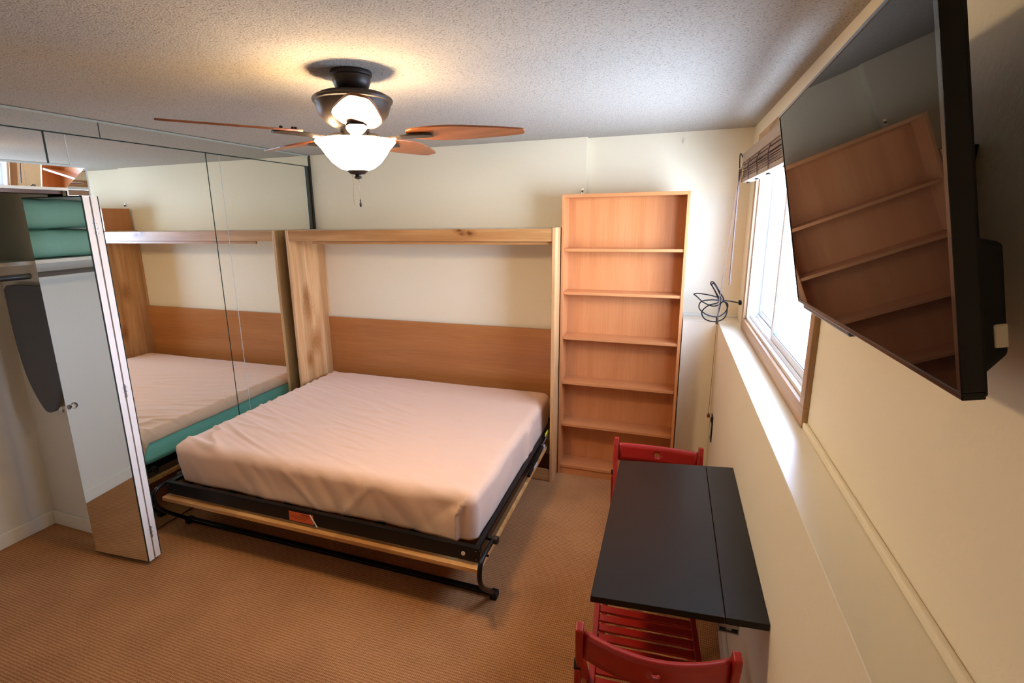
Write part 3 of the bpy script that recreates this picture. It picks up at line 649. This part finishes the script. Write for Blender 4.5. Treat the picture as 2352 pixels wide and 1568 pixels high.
m.build('rear_housing', M_matblack, tv, bevel=.006)
m = MB(); m.box((.05, -.014, -.026), (TW * .50, .0, -.001), TM); m.build('bottom_lip', plain('grey_lip', (70, 78, 80), .3), tv, bevel=.004)
MB().box((TW - .037, .055, -.060), (TW - .031, .085, -.046), TM).build('socket_panel', M_cream, tv, bevel=.002)
mo = thing('wall_mount', 'black steel bracket holding the television to the wall', 'bracket', (-.01, -2.5, 1.9))
B((-.012, -2.66, 1.80), (-.0005, -2.36, 1.98)).build('wall_plate', M_black, mo)
MB().beam((-.012, -2.51, 1.86), (-.052, -2.51, 1.87), .05, .03).build('arm', M_black, mo)
# ------------------------------------------------------------------ folding wall table
tb = thing('folding_table', 'black-brown drop-leaf table fixed to the right wall below the window', 'table', (-.13, -1.86, .74))
def tz(x): return .755 + (x + .127) * .04 / .5
y0, y1, th = -2.345, -1.384, .022
def slab(xa, xb, ya=y0, yb=y1, up=0, t_=th):
    m = MB(); m.hexa([(xa, ya, tz(xa) - t_ + up), (xb, ya, tz(xb) - t_ + up), (xb, yb, tz(xb) - t_ + up), (xa, yb, tz(xa) - t_ + up)], [(xa, ya, tz(xa) + up), (xb, ya, tz(xb) + up), (xb, yb, tz(xb) + up), (xa, yb, tz(xa) + up)]); return m
slab(-.629, -.2455).build('leaf', M_table, tb, bevel=.0015)
slab(-.2435, -.1315).build('fixed_leaf', M_table, tb, bevel=.0015)
B((-.146, -2.24, .700), (-.1305, -1.48, .728)).build('wall_rail', M_table, tb, bevel=.001)
for yy in (-2.318, -1.40):
    m = MB(); m.box((-.262, yy - .025, .712), (-.207, yy - .021, .724)); m.box((-.262, yy - .025, .694), (-.205, yy + .018, .698)); m.box((-.262, yy - .025, .694), (-.258, yy + .018, .724)); m.box((-.209, yy - .025, .694), (-.205, yy + .018, .726)); m.box((-.240, yy - .02, .700), (-.225, yy + .01, .722))
    m.build('hinge_bracket', M_chrome, tb, bevel=.001)
# ------------------------------------------------------------------ folding chairs
def make_chair(label, bow=.052):
    # local frame: backrest at -y, sitter faces +y
    t = thing('folding_chair', label, 'chair', (0, 0, 0), 'red folding chairs at the wall table')
    off = Vector((0, 0, 0))
    # curved backrest rail with a finger hole
    Wd, Hh = .372, .088; n = 22; cen = (0, .0); rr = .0135
    pts = []; edges = []
    for i in range(n + 1): pts.append((-Wd / 2 + Wd * i / n, -Hh / 2))
    for i in range(n + 1): pts.append((Wd / 2 - Wd * i / n, Hh / 2))
    N = len(pts); edges = [(i, (i + 1) % N) for i in range(N)]
    hs = len(pts)
    for i in range(20): pts.append((rr * math.cos(2 * PI * i / 20), rr * math.sin(2 * PI * i / 20)))
    edges += [(hs + i, hs + (i + 1) % 20) for i in range(20)]
    for i in range(1, n):
        for j in (-.022, 0, .022):
            q = (-Wd / 2 + Wd * i / n, j)
            if math.hypot(*q) > rr * 1.35: pts.append(q)
    vo, eo, fo, *_ = delaunay_2d_cdt([Vector(q) for q in pts], edges, [], 0, 1e-6)
    m = MB(); V = []
    for q in vo:
        x, h_ = q; V.append(m.bm.verts.new((x, -.248 - bow * (1 - (x / (Wd / 2)) ** 2) + .12 * 0 - (h_) * .10, .712 + h_)))
    for f_ in fo:
        c_ = sum((vo[i] for i in f_), Vector((0, 0))) / len(f_)
        if c_.length < rr * .95: continue
        m.bm.faces.new([V[i] for i in f_])
    o = m.build('backrest', M_red, t, smooth=True, off=off)
    so_ = o.modifiers.new('thick', 'SOLIDIFY'); so_.thickness = .016; so_.offset = 0
    for s_ in (-1, 1):
        x = s_ * .199
        path = [(x, -.262, .780), (x, -.252, .745), (x, -.232, .66), (x * .95, -.19, .56), (x * .93, -.07, .40), (x * .93, .255, .008)]
        wd_ = [.030, .040, .040, .036, .034, .030]
        m = MB()
        pr = None
        for k_, (q, w_) in enumerate(zip(path, wd_)):
            q = Vector(q); d = (Vector(path[min(k_ + 1, 5)]) - Vector(path[max(k_ - 1, 0)])).normalized(); nrm = Vector((0, -d.z, d.y)) if True else None
            nrm = Vector((0, d.z, -d.y)); hw = .011
            ring = [m.bm.verts.new(q + Vector((sx_ * hw, 0, 0)) + nrm * sy_ * w_ / 2) for sx_, sy_ in ((-1, -1), (1, -1), (1, 1), (-1, 1))]
            if pr:
                for a_2 in range(4): m.bm.faces.new([pr[a_2], pr[(a_2 + 1) % 4], ring[(a_2 + 1) % 4], ring[a_2]])
            else: m.bm.faces.new(ring[::-1])
            pr = ring
        m.bm.faces.new(pr)
        m.build('leg', M_red, t, bevel=.004, off=off)
        xo = s_ * .204
        m = MB(); m.beam((xo, -.212, .600), (xo, -.262, .006), .019, .036, (0, 1, 0)); m.build('leg', M_red, t, bevel=.005, off=off)
        m = MB(); m.beam((xo, -.222, .618), (xo, -.212, .600), .022, .026, (0, 1, 0)); m.build('spacer', M_matblack, t, off=off)
        xi = s_ * .168
        m = MB(); m.beam((xi, .235, .440), (xi, -.170, .425), .020, .034); m.build('seat_rail', M_red, t, bevel=.003, off=off)
        m = MB(); m.tube([(xi - s_ * 0, -.055, .43), (s_ * .205, -.055, .43)], .004, 10); m.build('pivot_bolt', M_chrome, t, smooth=True, off=off)
    for k_ in range(9):
        yk = .205 - k_ * .0435
        if yk < -.16: break
        zk = .452 + (yk - .235) * .037
        MB().box((-.158, yk - .0155, zk - .010), (.158, yk + .0155, zk)).build('seat_slat', M_red, t, bevel=.003, off=off)
    MB().beam((-.19, .17, .12), (.19, .17, .12), .018, .030).build('stretcher', M_red, t, bevel=.002, off=off)
    MB().beam((-.22, -.235, .11), (.22, -.235, .11), .018, .030).build('stretcher', M_red, t, bevel=.002, off=off)
    return t
c1 = make_chair('red slatted folding chair with its curved back towards the camera, nearer one')
c2 = make_chair('red folding chair at the far end of the table, facing the camera', .014)
c2.location = (-.460, -1.530, 0); c2.rotation_euler = (0, 0, PI)
c1.location = (-.452, -2.270, 0); c1.rotation_euler = (0, 0, math.radians(4.5))
for o in bpy.data.objects:
    if '_o' in o: del o['_o']
